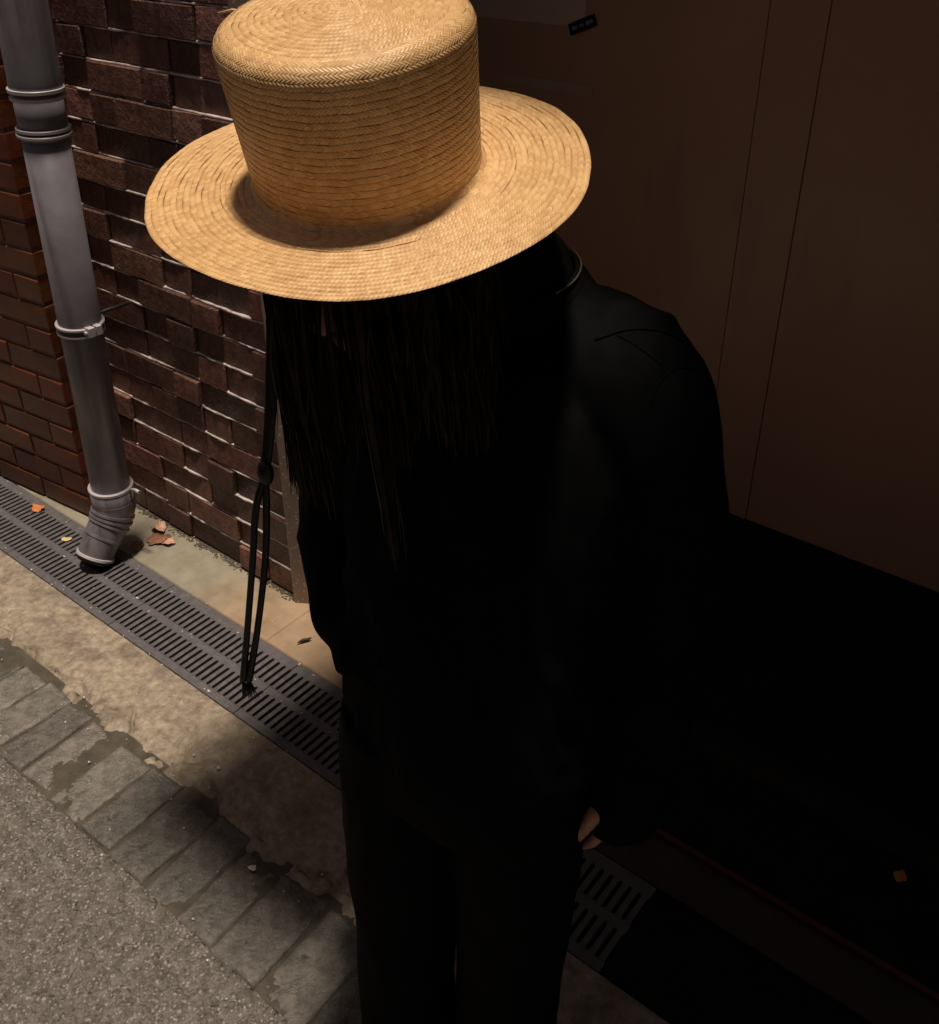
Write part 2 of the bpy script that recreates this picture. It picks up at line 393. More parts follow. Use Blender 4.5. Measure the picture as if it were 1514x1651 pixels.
tag(MB().box(-40, 40, -40, S0 - 0.004, -0.30, -0.006).build('road', M['asphalt']), kind='structure')
V, F = grid(-3.0, 0.4, 0.12, S0 - 0.002, 1100, 150,
            lambda p: 0.0024 * fbm(p * 85, 2, 3) + 0.0035 * fbm(p * 18, 3, 5) - 0.001, 0.03)
tag(obj('road_surface', mesh('road_surface', V, F, True), M['asphalt']), kind='structure')

# gutter of stone setts
gut = tag(MB().box(-4, 3, S0 - 0.006, S1 + 0.012, -0.30, -0.0055).build('gutter', M['bed']), kind='structure')
def sett_mesh(lx, ly, seed):
    nx, ny = 24, 40
    def zf(p):
        ex = 1 - np.clip((lx / 2 - np.abs(p[:, 0])) / 0.008, 0, 1); ey = 1 - np.clip((ly / 2 - np.abs(p[:, 1])) / 0.009, 0, 1)
        return -0.006 * np.maximum(ex, ey) ** 2 + 0.0030 * fbm(p * 30 + seed * 3.1, 3, seed) + 0.0016 * fbm(p * 110 + seed, 3, seed + 5)
    V, F = grid(-lx / 2, lx / 2, -ly / 2, ly / 2, nx, ny, zf, 0.045)
    V = np.array(V)
    w = fbm(V * np.array([14, 14, 0.1]) + seed * 7.7, 2, seed + 50)
    V[:, 0] += 0.006 * w; V[:, 1] += 0.008 * fbm(V * np.array([14, 14, 0.1]) + seed * 2.3 + 9, 2, seed + 90)
    return mesh('sett', V, F, True)
x = -4.0; k = 0
while x < 0.9:
    wd = random.uniform(0.088, 0.130)
    o = obj('sett', sett_mesh(wd - 0.0035, (S1 - S0) + 0.008 + random.uniform(-0.026, 0.008), k), M['sett'], gut,
            (x + wd / 2, (S0 + S1) / 2 - 0.005 + random.uniform(-0.006, 0.003), 0.0 + random.uniform(-0.005, 0.003)),
            (random.uniform(-.03, .03), random.uniform(-.05, .05), random.uniform(-.06, .06)))
    x += wd; k += 1

# worn concrete strip between the setts and the drain
def cz(p):
    e = np.clip((p[:, 1] - (S1 - 0.030) - 0.045 * (fbm(p * np.array([9, 0, 0]) + 3, 3, 8))) / 0.05, 0, 1)
    rough = 1 - np.clip((p[:, 1] - S1) / 0.13, 0, 1)
    return 0.001 - 0.016 * (1 - e) ** 1.2 + 0.0045 * fbm(p * 22, 4, 21) * (0.2 + 1.6 * rough) + 0.0020 * fbm(p * 90, 3, 31) * (0.35 + 1.2 * rough) - 0.014 * rough * np.clip(1 - np.abs(fbm(p * 9 + 0.4, 3, 77)) * 9, 0, 1)
V, F = grid(-3.0, 0.4, S1 - 0.085, G0 - 0.002, 1300, 120, cz, 0.05)
tag(obj('concrete_verge', mesh('concrete_verge', V, F, True), M['concrete']), kind='structure')

tag(MB().box(-6, -3.001, S1 - 0.01, G0 - 0.002, -0.05, 0.0).build('concrete_verge', M['concrete']), kind='structure')
tag(MB().box(0.401, 3, S1 - 0.01, G0 - 0.002, -0.05, 0.0).build('concrete_verge', M['concrete']), kind='structure')
tag(MB().box(-0.466, 3, G0 + 0.0062, G1 - 0.0062, -0.05, -0.001).build('channel_cover', M['floor_dark']), kind='structure')  # dark cover closing the channel where the grates stop
# drain channel under the grates
ch = MB()
ch.box(-4, 3, G0 - 0.001, G0 + 0.006, -0.14, -0.004); ch.box(-4, 3, G1 - 0.006, G1 + 0.001, -0.14, -0.004); ch.box(-4, 3, G0 - 0.001, G1 + 0.001, -0.16, -0.14)
tag(ch.build('drain_channel', M['channel']), kind='structure')

# concrete strip at the foot of the wall, threshold, recess floor
V, F = grid(-4.0, -1.60, G1 + 0.002, 1.42, 500, 50, lambda p: 0.0015 * fbm(p * 25, 3, 4) + 0.0006 * fbm(p * 120, 2, 9) + 0.001, 0.05)
tag(obj('wall_foot_strip', mesh('wall_foot_strip', V, F, True), M['strip']), kind='structure')
V, F = grid(-1.597, -1.30, G1 + 0.002, 1.42, 90, 50, lambda p: 0.0015 * fbm(p * 25, 3, 4) + 0.0006 * fbm(p * 120, 2, 9) + 0.001, 0.05)
tag(obj('threshold_strip', mesh('threshold_strip', V, F, True), M['strip']), kind='structure')
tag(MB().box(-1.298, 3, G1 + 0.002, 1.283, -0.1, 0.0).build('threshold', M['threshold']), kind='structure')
tag(MB().box(-1.298, 3, 1.285, 1.297, -0.1, 0.012).build('threshold_edging', M['edging']), kind='structure')
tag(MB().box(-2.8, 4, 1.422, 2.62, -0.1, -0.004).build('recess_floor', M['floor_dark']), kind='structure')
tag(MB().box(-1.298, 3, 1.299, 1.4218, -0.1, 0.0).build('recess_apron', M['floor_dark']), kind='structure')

# ------------------------------------------------------------------ brick wall
def bevel_box(lx, ly, lz, bev, seed, jit=0.0015):
    bm = bmesh.new(); bmesh.ops.create_cube(bm, size=1.0)
    for v in bm.verts: v.co = Vector((v.co.x * lx, v.co.y * ly, v.co.z * lz))
    bmesh.ops.bevel(bm, geom=bm.edges[:], offset=bev, segments=1, affect='EDGES', profile=0.6)
    r = random.Random(seed)
    for v in bm.verts: v.co += Vector((r.uniform(-jit, jit), r.uniform(-jit, jit), r.uniform(-jit, jit)))
    me = bpy.data.meshes.new('brick'); bm.to_mesh(me); bm.free(); return me

CP, UX = 0.0774, 0.1118        # course pitch, header pitch
X_END = -1.662
wall = empty('brick_wall', (-2.0, 1.45, -0.005)); wall.rotation_euler = (-0.055, 0, 0)   # battered: the face leans back a little
tag(wall, 'dark brown brick wall with uneven protruding bricks behind the grey downpipe', 'wall')
def wbox(name, mat_, b):
    mb = MB(); mb.box(b[0] + 2.0, b[1] + 2.0, b[2] - 1.45, b[3] - 1.45, b[4], b[5]); return mb.build(name, mat_, wall)
wbox('mortar', M['mortar'], (-2.60, X_END, WALL + 0.0075, 1.56, 0, 1.80))
wbox('upper_wall', M['brick'], (-2.60, X_END, WALL + 0.0035, 1.56, 1.802, 2.2))
brick_var = {}
for n in (1, 2):
    for s in range(7):
        for red in (0, 1):
            me = bevel_box(UX * n - 0.0065, 0.075, CP - 0.0075, 0.0022, s * 10 + n + 100 * red)
            me.materials.append(M['brick_red' if red else 'brick']); brick_var[(n, s, red)] = me
for c in range(23):
    units = []
    x = X_END
    first = 1 if c % 2 == 0 else 2
    n = first
    while x > -2.58:
        units.append((x - UX * n, n)); x -= UX * n
        n = 3 - n if random.random() < 0.72 else random.choice((1, 2))
    for (xl, n) in units:
        red = 1 if random.random() < 0.10 else 0
        proud = random.choice((0.0, 0.0015, 0.003, 0.005, 0.008, 0.013)) + random.uniform(0, 0.002)
        obj('brick', brick_var[(n, random.randrange(7), red)], None, wall,
            (xl + UX * n / 2 + 2.0, WALL - proud + 0.0375 - 1.45, 0.004 + CP * (c + 0.5) + random.uniform(-0.0015, 0.0015)),
            (random.uniform(-.018, .018), random.uniform(-.008, .008), random.uniform(-.012, .012)))

for c in range(1, 23):
    nb = 150; V = []; F = []
    xs = np.linspace(-2.58, X_END, nb)
    for i, x in enumerate(xs):
        pq = np.array([[x * 14, c * 3.7, 0.0], [x * 60, c * 5.1, 4.0], [x * 30, c * 9.1, 8.0]])
        n0 = vnoise(pq, 60 + c)
        pr = 0.0045 + 0.0045 * n0[0] + 0.0020 * n0[1]
        hh = 0.0030 + 0.0012 * n0[2]
        zc_ = 0.004 + CP * c
        for (yy, zz) in ((WALL + .012, zc_ + hh), (WALL - pr + .002, zc_ + hh), (WALL - pr, zc_ + hh * .3), (WALL - pr + .001, zc_ - hh), (WALL + .012, zc_ - hh)):
            V.append((x + 2.0, yy - 1.45, zz))
    for i in range(nb - 1):
        for u in range(4): F.append((i * 5 + u, (i + 1) * 5 + u, (i + 1) * 5 + u + 1, i * 5 + u + 1))
    obj('mortar_joint', mesh('mortar_joint', V, F, True), M['bead'], wall)

# projecting pier of smooth red bricks
pier = empty('brick_pier', (-2.43, 1.222, 0), math.radians(6.0))
tag(pier, 'smooth rust red brick pier at the far side of the grey downpipe', 'pier')
MB().box(-1.6, -0.004, 0.005, 0.30, 0, 2.2).build('mortar', M['pier_mortar'], pier)
pb = {}
for s in range(4): pb[s] = bevel_box(0.215, 0.08, 0.0665, 0.003, s + 900, 0.001); pb[s].materials.append(M['pier_brick'])
ph = bevel_box(0.1045, 0.08, 0.0665, 0.003, 990, 0.001); ph.materials.append(M['pier_brick'])
for c in range(22):
    x = -0.001
    if c % 2:
        obj('brick', ph, None, pier, (x - 0.0525, 0.04 + random.uniform(-.001, .001), 0.002 + CP * (c + .5))); x -= 0.1115
    while x > -1.3:
        obj('brick', pb[random.randrange(4)], None, pier, (x - 0.1075, 0.04 + random.uniform(-.0015, .0015), 0.002 + CP * (c + .5)), (0, 0, random.uniform(-.006, .006)))
        x -= 0.223

# ------------------------------------------------------------------ recess: trim, jamb, hoarding, overhang
pm = MB(); prt = [(-1.660, WALL + .130), (-1.660, WALL - .016), (-1.652, WALL - .020), (-1.608, WALL + .006), (-1.604, WALL + .130)]
pm.add([(x_, y_, .002) for x_, y_ in prt] + [(x_, y_, 2.45) for x_, y_ in prt], [(4, 3, 2, 1, 0), (5, 6, 7, 8, 9)] + [(i, (i + 1) % 5, 5 + (i + 1) % 5, 5 + i) for i in range(5)])
post = tag(pm.build('metal_trim', M['trim']), 'pale paint speckled metal corner strip at the end of the brick wall', 'trim')
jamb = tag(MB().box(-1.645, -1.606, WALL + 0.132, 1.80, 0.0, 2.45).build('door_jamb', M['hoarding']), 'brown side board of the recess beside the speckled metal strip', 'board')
hd = empty('hoarding', (-1.0, 2.45, 0))
tag(hd, 'tall brown painted panel wall at the back of the dark recess', 'panel wall')
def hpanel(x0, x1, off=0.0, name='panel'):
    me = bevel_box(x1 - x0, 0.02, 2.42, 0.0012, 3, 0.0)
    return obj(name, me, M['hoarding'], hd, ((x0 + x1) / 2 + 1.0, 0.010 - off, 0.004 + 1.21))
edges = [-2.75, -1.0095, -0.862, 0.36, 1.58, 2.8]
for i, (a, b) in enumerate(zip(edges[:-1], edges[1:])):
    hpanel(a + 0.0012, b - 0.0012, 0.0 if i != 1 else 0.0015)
MB().box(-1.75, 3.8, 0.022, 0.05, 0.0, 2.43).build('backing', M['channel'], hd)
hp = MB(); hp.box(-1.93, -1.5275, 2.4480, 2.4494, 1.350, 1.95)
tag(hp.build('paper_sheet', M['poster']), 'pale brown sheet stuck on the panel wall with a black sticker over its corner', 'poster')
tp = MB(); tp.box(-1.80, -1.4925, 2.4482, 2.4494, 1.172, 1.202)
tag(tp.build('tape_strip', M['tape']), 'short strip of paler brown tape on the panel wall', 'tape')
stk = empty('sticker', (-1.535, 2.4475, 1.357)); stk.rotation_euler = (0, math.radians(-22), 0)
tag(stk, 'small tilted black sticker with tiny pale lettering on the panel wall', 'sticker')
MB().box(-0.045, 0.045, -0.0012, 0.0004, -0.016, 0.016).build('backing', M['sticker'], stk)
ink = MB()
for (a, b, z0, z1) in [(x_, x_ + .0022, -h_, h_) for x_, h_ in ((-.034, .004), (-.030, .006), (-.026, .003), (-.022, .005), (-.008, .005), (-.004, .003), (.000, .005), (.012, .004), (.016, .006), (.020, .005), (.024, .003), (.028, .006), (.032, .004))]:
    ink.box(a, b, -0.0018, -0.0012, z0, z1)
ink.build('lettering', M['ink'], stk)

ovh = empty('overhang', (1.5, 1.5, 2.45))
tag(ovh, 'dark upper storey and canopy with added shade boxes overhanging the recess and its doorway', 'building')
def obox(name, b):
    mb = MB(); mb.box(b[0] - 1.5, b[1] - 1.5, b[2] - 1.5, b[3] - 1.5, b[4] - 2.45, b[5] - 2.45); return mb.build(name, M['render'], ovh)
obox('soffit', (-2.60, 5.0, 1.565, 2.8, 2.455, 2.60))
obox('upper_wall', (-1.660, 5.0, 1.57, 2.8, 2.602, 4.2))
obox('canopy', (-1.285, 5.0, 0.705, 1.56, 2.50, 2.62))

obox('shade_corner_box', (-1.285, -0.705, 0.545, 0.7045, 2.502, 2.618))  # unseen box added to shape the ground shadow while the hat stays lit
obox('shade_front_box', (-0.28, 5.0, 0.40, 0.7045, 2.502, 2.618))  # unseen box added to carry the canopy's shade further forward on the right

opp = MB().box(-12, 12, -1.6, -1.3, 0.0, 2.5).build('alley_wall', M['pier_brick'])
tag(opp, 'dark red brick wall along the opposite side of the alley', 'wall')

# ------------------------------------------------------------------ drain grates
PIT = 0.5016 / 24
def bar_mesh():
    L, wf, wn, f = 0.0705, PIT / 2 - 0.0001, PIT / 2 - 0.0046, 0.0045
    pr = [(-wf, -L / 2), (wf, -L / 2), (wn + .0012, -L / 2 + f * .45), (wn, -L / 2 + f), (wn, L / 2 - f), (wn + .0012, L / 2 - f * .45), (wf, L / 2), (-wf, L / 2), (-wn - .0012, L / 2 - f * .45), (-wn, L / 2 - f), (-wn, -L / 2 + f), (-wn - .0012, -L / 2 + f * .45)]
    n = len(pr); V = [(x, y, 0) for x, y in pr] + [(x, y, -0.022) for x, y in pr]
    F = [tuple(range(n)), tuple(range(2 * n - 1, n - 1, -1))] + [((i + 1) % n, i, n + i, n + (i + 1) % n) for i in range(n)]
    me = mesh('bar', V, F); me.materials.append(M['grate']); return me
BAR = bar_mesh()
GLAB = {0: 'dark slotted drain grate at the foot of the rust red pier',
        1: 'dark slotted drain grate with the downpipe elbow emptying through it',
        2: 'dark slotted drain grate between the downpipe elbow and the hanging black cord',
        3: 'dark slotted drain grate running in behind the person in black',
        4: 'dark slotted drain grate under the standing person in black',
        -1: 'slotted drain grate one length past the orange leaf by the pier',
        -2: 'slotted drain grate two lengths past the orange leaf by the pier'}
for s in range(-2, 5):
    x0 = -1.4705 + 0.5016 * (s - 3)
    g = empty('drain_grate', (x0 + 0.2508, (G0 + G1) / 2, 0.0), 0)
    tag(g, GLAB[s], 'drain grate', 'drain grates along the wall')
    yc = (G0 + G1) / 2
    def gb(name, y0, y1, xa=-0.2496, xb=0.2496, top=0.0):
        mb = MB()
        V = [(xa, y0 - yc, -0.022), (xb, y0 - yc, -0.022), (xb, y1 - yc, -0.022), (xa, y1 - yc, -0.022),
             (xa, y0 - yc, top - .001), (xb, y0 - yc, top - .001), (xb, y1 - yc, top - .001), (xa, y1 - yc, top - .001),
             (xa + .001, y0 - yc + .001, top), (xb - .001, y0 - yc + .001, top), (xb - .001, y1 - yc - .001, top), (xa + .001, y1 - yc - .001, top)]
        mb.add(V, [(3, 2, 1, 0), (0, 1, 5, 4), (1, 2, 6, 5), (2, 3, 7, 6), (3, 0, 4, 7), (4, 5, 9, 8), (5, 6, 10, 9), (6, 7, 11, 10), (7, 4, 8, 11), (8, 9, 10, 11)])
        return mb.build(name, M['grate'], g)
    gb('rail', G0 + 0.0015, 0.9912); gb('rail', 1.1538, G1 - 0.0015)
    gb('rib', 1.0622, 1.0828)
    for row, ym in ((0, 1.0267), (1, 1.1183)):
        for b in range(24):
            xb = -0.2508 + PIT * (b + 0.5)
            if s == 1 and row == 1 and abs(xb - 0.00) < 0.042: continue
            obj('bar', BAR, None, g, (xb, ym - yc, -0.0003 + random.uniform(-.0003, .0003)))

# ------------------------------------------------------------------ downpipe
dp = empty('downpipe', (-2.218, 1.19, 0.0))
tag(dp, 'grey plastic downpipe with pale collars and an elbow over the drain', 'downpipe')
AX = lambda z: np.array([(z - 0.23) * 0.0405, 0.0, z])     # axis, local to the empty
def lathe(name, prof, mat_, n=48, smooth=True, parent=None):
    V, F = tube([AX(z) for r, z in prof], [r for r, z in prof], n, True, (1, 0, 0))
    return obj(name, mesh(name, V, F, smooth), mat_, parent or dp)
R = 0.0525
lathe('pipe_section', [(R, 0.185), (R, 0.70), (R, 1.205)], M['pipe'])
lathe('pipe_section', [(R + .001, 1.19), (R + .0015, 1.30)], M['pipe'])
lathe('pipe_section', [(R + .0045, 1.298), (R + .0055, 1.312), (R + .004, 1.325), (R + .0035, 2.9)], M['pipe'])
def collar(z, w, h):
    return lathe('collar', [(R + .001, z - h), (R + w, z - h), (R + w, z - .001), (R + w - .001, z), (R + .001, z + .0005)], M['ring'], smooth=False)
collar(1.303, .0095, .008); collar(1.285, .0075, .007)
collar(1.216, .0075, .007); collar(1.203, .0085, .006)
collar(0.728, .0075, .006); collar(0.708, .0070, .005); lathe('clamp_band', [(R + .001, .709), (R + .0035, .709), (R + .0035, .726), (R + .001, .726)], M['rubber'], smooth=False)
collar(0.226, .0085, .008); lathe('socket', [(R + .0005, 0.150), (R + .0055, 0.155), (R + .0060, 0.218)], M['pipe'])
# clamp lug and stand-off to the wall
br = MB()
lz = 0.7170; lx = AX(lz)[0]
br.box(lx + .040, lx + .072, -.020, -.004, lz - .010, lz + .013); br.box(lx + .040, lx + .072, .002, .016, lz - .010, lz + .013)
brk = br.build('clamp_lug', M['ring'], dp)
V, F = tube([(lx + .058, -.026, lz), (lx + .058, .022, lz)], [.0045, .0045], 10); obj('bolt', mesh('bolt', V, F), M['ring'], brk)
V, F = tube([(lx - .030, .055, lz), (lx - .030, .163, lz)], [.005, .005], 10); obj('standoff', mesh('standoff', V, F, True), M['rubber'], brk)
V, F = tube([(.048, .026, .215), (.072, .030, .222), (.090, .030, .220)], [.0045, .0045, .006], 10); obj('bolt', mesh('bolt', V, F, True), M['ring'], dp)
# elbow
ep, er = interp([(0, 0, .178), (0, -.003, .155), (-.001, -.025, .112), (-.001, -.064, .066), (-.001, -.088, .032)], [R + .006, R + .006, R + .003, R - .001, R - .003], 26)
V, F = tube(ep, er, 48, True, (1, 0, 0)); elb = obj('elbow', mesh('elbow', V, F, True), M['pipe'], dp)
for k_, (i, wd) in enumerate([(9, .0035), (11, .0042), (13, .0035), (17, .0022)]):
    T = ep[i + 1] - ep[i]; T /= np.linalg.norm(T)
    V, F = tube([ep[i] - T * .004, ep[i] - T * .0035, ep[i] + T * .0035, ep[i] + T * .004], [er[i], er[i] + wd, er[i] + wd, er[i]], 48, True, (1, 0, 0))
    obj('ridge', mesh('ridge', V, F, False), M['pipe'], elb)
T = ep[-1] - ep[-2]; T /= np.linalg.norm(T)
V, F = tube([ep[-1] - T * .004, ep[-1] - T * .003, ep[-1] + T * .004, ep[-1] + T * .0045], [er[-1] + .001, er[-1] + .004, er[-1] + .004, er[-1]], 48, True, (1, 0, 0)); obj('rim', mesh('rim', V, F), M['ring'], elb)
V, F = tube([ep[-1] + T * .002, ep[-1] + T * .016], [er[-1] - .001, er[-1] - .003], 40, True, (1, 0, 0)); obj('seal', mesh('seal', V, F, True), M['rubber'], elb)

# ------------------------------------------------------------------ straw hat
def C(r, d, z):                      # camera-aligned floor plan (right, forward, height) -> world
    p = RIGHT * r + FWD * d; return np.array([p[0], p[1], z])
hat_c = C(-0.083, 0.802, 1.506)
hn = C(-0.085, -0.248, 1.0); hn[2] = 1.0; hn /= np.linalg.norm(hn)
ha = RIGHT - hn * (RIGHT @ hn); ha /= np.linalg.norm(ha); hb = np.cross(hn, ha)   # hb points away from the camera
hat = empty('straw_hat'); hm = Matrix.Identity(4)
for i in range(3): hm[i][0] = ha[i]; hm[i][1] = hb[i]; hm[i][2] = hn[i]; hm[i][3] = hat_c[i]
hat.matrix_world = hm
tag(hat, 'round braided straw hat with tall flat crown worn by the person', 'hat')
# profile: s -> (radius, height); from centre of the top, over the edge, down the crown, out along the brim
CR, CHT, BR = 0.0965, 0.130, 0.1815
prof = []
for r in np.linspace(0.001, CR - 0.016, 26): prof.append((r, CHT + 0.004 - 0.0065 * (r / CR) ** 2))
for a in np.linspace(0, math.pi / 2, 9)[1:]: prof.append((CR - 0.016 + 0.016 * math.sin(a), CHT - 0.0006 - 0.0155 * (1 - math.cos(a))))
for q in np.linspace(0, 1, 30)[1:]: prof.append((CR - 0.0045 * q, (CHT - 0.0161) * (1 - q) + 0.010 * q))
rb = prof[-1][0]
for a in np.linspace(0, math.pi / 2, 7)[1:]: prof.append((rb + 0.009 * (1 - math.cos(a)), 0.010 - 0.009 * math.sin(a)))
r_in = prof[-1][0]
for r in np.linspace(r_in, BR, 30)[1:]:
    q = (r - r_in) / (BR - r_in); prof.append((r, 0.001 + 0.004 * q - 0.006 * q * q))
prof = np.array(prof)
seg = np.r_[0, np.cumsum(np.linalg.norm(np.diff(prof, axis=0), axis=1))]
def hp_at(s): return np.array([np.interp(s, seg, prof[:, 0]), np.interp(s, seg, prof[:, 1])])
s_edge = np.interp(CR - 0.016, prof[:26, 0], seg[:26]) + 0.016
brim_s = seg[-30]
def warp(P):
    r = np.hypot(P[:, 0], P[:, 1]); th = np.arctan2(P[:, 1], P[:, 0])
    q = np.clip((r - 0.10) / (BR - 0.10), 0, 1)
    P = P.copy()
    P[:, 2] += q * q * (0.004 * np.sin(2 * th + 0.7) - 0.004 * np.cos(th - 1.2) + 0.004 * np.clip(-np.sin(th), 0, 1) + 0.002 * np.sin(5 * th))
    k = 1 + 0.018 * np.cos(2 * th)            # head is slightly oval
    P[:, 0] *= np.where(r < 0.12, k, 1); P[:, 1] *= np.where(r < 0.12, 2 - k, 1)
    return P
def ring_rows(s0, s1, rows, parent, seed0, nseg=300, amp=0.0013, over=0.0005, fade=0):
    ed = np.linspace(s0, s1, rows + 1)
    for i in range(rows):
        am = amp * (1.0 if i < rows - fade else 0.1)
        a, b = ed[i], ed[i + 1]; rm = hp_at((a + b) / 2)[0]; ov = (b - a) * 0.03
        V = []; UV = []; nu = 7
        tt = np.linspace(0, 1, nu)
        per_ = max(3, round(2 * math.pi * max(rm, .004) * 290.0)) / 290.0
        for j in range(nseg + 1):
            th = 2 * math.pi * j / nseg
            for t in tt:
                s = a - ov + (b - a + 2 * ov) * t + 0.0005 * math.sin(th * 9 + i * 2.1) * 0.5 + 0.00035 * math.sin(th * 23 + i)
                p = hp_at(s); p2 = hp_at(s + 0.0008); tn = p2 - p; tn /= np.linalg.norm(tn) + 1e-9
                nn = np.array([-tn[1], tn[0]])
                if nn[1] < 0 and nn[0] < 0: nn = -nn
                lift = am * (1 - abs(2 * t - 1) ** 2.6) - 0.0003 + over * (1 - t)
                wob = 0.00010 * math.sin(j * 2 * math.pi / 3.0 + (t - .5) * 3 + i)
                q = p + nn * (lift + wob)
                V.append((q[0] * math.cos(th), q[0] * math.sin(th), q[1])); UV.append((th / (2 * math.pi) * per_, t))
        V = warp(np.array(V)); F = []
        for j in range(nseg):
            j2 = j + 1
            for u in range(nu - 1): F.append((j * nu + u, j * nu + u + 1, j2 * nu + u + 1, j2 * nu + u))
        obj('braid_row', mesh('braid_row', V, F, True, UV), M['straw'], parent)
def shell(name, s0, s1, off, steps, nseg=160):
    V = []; F = []; UV = []
    ss = np.linspace(s0, s1, steps)
    for j in range(nseg):
        th = 2 * math.pi * j / nseg
        for s in ss:
            p = hp_at(s); p2 = hp_at(s + 0.0008); tn = p2 - p; tn /= np.linalg.norm(tn) + 1e-9
            nn = np.array([-tn[1], tn[0]]); q = p - nn * off
            V.append((q[0] * math.cos(th), q[0] * math.sin(th), q[1])); UV.append((th * .14, (s - s0) / 0.0065))
    V = warp(np.array(V)); st = steps
    for j in range(nseg):
        j2 = (j + 1) % nseg
        for u in range(st - 1): F.append((j * st + u, j * st + u + 1, j2 * st + u + 1, j2 * st + u))
    return obj(name, mesh(name, V, F, True, UV), M['straw'], hat)
crown = shell('crown', seg[0] + 0.002, brim_s, 0.0012, 60)
brim = shell('brim', brim_s - 0.002, seg[-1] - 0.001, 0.0012, 30)
ring_rows(0.0035, s_edge + .004, 18, crown, 0, amp=0.0009, over=0.0003, fade=4)
ring_rows(s_edge + .004, brim_s, 22, crown, 40, amp=0.00022, over=0.00035)
ring_rows(brim_s, seg[-1], 16, brim, 80, amp=0.0011)
V, F = ellipsoid((0, 0, CHT + .0032), (.0055, .0055, .0016), 16, 8); obj('centre_button', mesh('centre_button', V, F, True, [(v[0] * 1.0, .5) for v in V]), M['straw'], crown)
# loose straw end on the crown edge
V, F = tube([(-.080, .052, .116), (-.095, .060, .1165), (-.108, .063, .114)], [.0012, .0012, .0006], 6); obj('loose_straw', mesh('loose_straw', V, F, True), M['straw'], crown)

# chin ribbon and cords, hanging from the brim (world coordinates, parented with inverse)
HI = hm.inverted()
def to_hat(P): return [tuple(HI @ Vector(p)) for p in P]
def ribbon(P, wds, th, axis):
    V, F = tube(P, [(a, th) for a in wds], 10, True, axis); return V, F
pa, ra = interp([C(-.160, .80, 1.475), C(-.166, .792, 1.42), C(-.172, .782, 1.36), C(-.180, .772, 1.29), C(-.188, .764, 1.24)], [.0045, .006, .0065, .0055, .005], 20)
V, F = ribbon(pa, ra, .0022, RIGHT); cd = obj('chin_ribbon', mesh('chin_ribbon', to_hat(V), F, True), M['cord'], hat)
V, F = ellipsoid(C(-.188, .764, 1.238), (.0085, .0075, .013)); obj('knot', mesh('knot', to_hat(V), F, True), M['cord'], cd)
for q, sgn in ((0, -1), (1, 1)):
    pa, ra = interp([C(-.188, .764, 1.238), C(-.195 + sgn * .005, .760, 1.20), C(-.203 + sgn * .006, .757, 1.14), C(-.217 + sgn * .005, .753, 1.06), C(-.230 + sgn * .003, .750, .995)], [.0034, .0036, .0034, .0034, .0038], 24)
    V, F = tube(pa, ra, 10); c = obj('chin_cord', mesh('chin_cord', to_hat(V), F, True), M['cord'], hat)
    tsl = MB()
    for b in range(14):
        e = C(-.230 + sgn * .003, .750, .998)
        off = np.array([random.uniform(-.007, .007), random.uniform(-.007, .007), random.uniform(-.03, -.014)])
        tsl.add(*tube([e, e + off * .5 + np.array([0, 0, -.002]), e + off], [.0009, .0009, .0004], 5))
    obj('tassel', mesh('tassel', to_hat(tsl.v), tsl.f, True), M['cord'], c)

# ------------------------------------------------------------------ person
FEET = C(-0.02, 0.885, 0.0)
per = empty('person', tuple(FEET))
tag(per, 'person in black jacket and trousers standing with head bowed under a straw hat', 'person')
LAT = C(.76, -.65, 0)                 # towards the person's left
FAC = C(-.65, -.76, 0)                # facing
def local(me):
    me.transform(Matrix.Translation(-Vector(FEET))); return me
def limb(mb, pts, rad, m_=20, n=20, ref=None):
    p, r = interp([C(*a) for a in pts], rad, m_); mb.add(*tube(p, r, n, True, ref))
head_c = C(-.078, .815, 1.462)
hf = C(-.5, -.86, 0); hf = hf * math.cos(.38) + np.array([0, 0, -math.sin(.38)])
hu = np.array([0, 0, 1.]) - hf * hf[2]; hu /= np.linalg.norm(hu); hl = np.cross(hu, hf)
HR = np.stack([hl, hf, hu], 1)
hd_ = lambda l, f, u: head_c + hl * l + hf * f + hu * u
body = MB()
body.add(*ellipsoid(head_c + hu * .018, (.074, .090, .088), 28, 20, HR))
body.add(*ellipsoid(hd_(0, .028, -.048), (.054, .058, .062), 24, 16, HR))
body.add(*ellipsoid(hd_(0, .066, -.094), (.020, .018, .016), 16, 10, HR))
body.add(*tube([hd_(0, .084, .012), hd_(0, .096, -.012), hd_(0, .106, -.030), hd_(0, .092, -.038)], [.007, .009, .012, .008], 12))
for sgn in (-1, 1):
    body.add(*ellipsoid(hd_(sgn * .075, -.008, -.012), (.008, .017, .029), 14, 10, HR))
    body.add(*ellipsoid(hd_(sgn * .031, .078, .006), (.014, .010, .010), 14, 10, HR))
body.add(*ellipsoid(hd_(0, .083, -.060), (.024, .010, .007), 14, 8, HR)); body.add(*ellipsoid(hd_(0, .081, -.072), (.020, .010, .007), 14, 8, HR))
p, r = interp([C(.045, .905, 1.29), C(.035, .89, 1.36), C(-.02, .85, 1.41), head_c], [.060, .053, .052, .056], 16); body.add(*tube(p, r, 20))
p, r = interp([C(-.01, .885, .80), C(0, .89, .95), C(.015, .90, 1.10), C(.028, .905, 1.22), C(.03, .905, 1.31)], [(.15, .10), (.125, .09), (.14, .10), (.15, .095), (.07, .06)], 20); body.add(*tube(p, r, 28, True, LAT))
limb(body, [(.13, .84, 1.27), (.175, .82, 1.22), (.205, .83, 1.05), (.198, .825, .90), (.184, .832, .765)], [.05, .047, .038, .034, .026])
limb(body, [(-.07, .98, 1.27), (-.105, 1.0, 1.20), (-.150, 1.02, 1.0), (-.125, .93, .93), (-.085, .85, .90)], [.05, .047, .038, .034, .027])
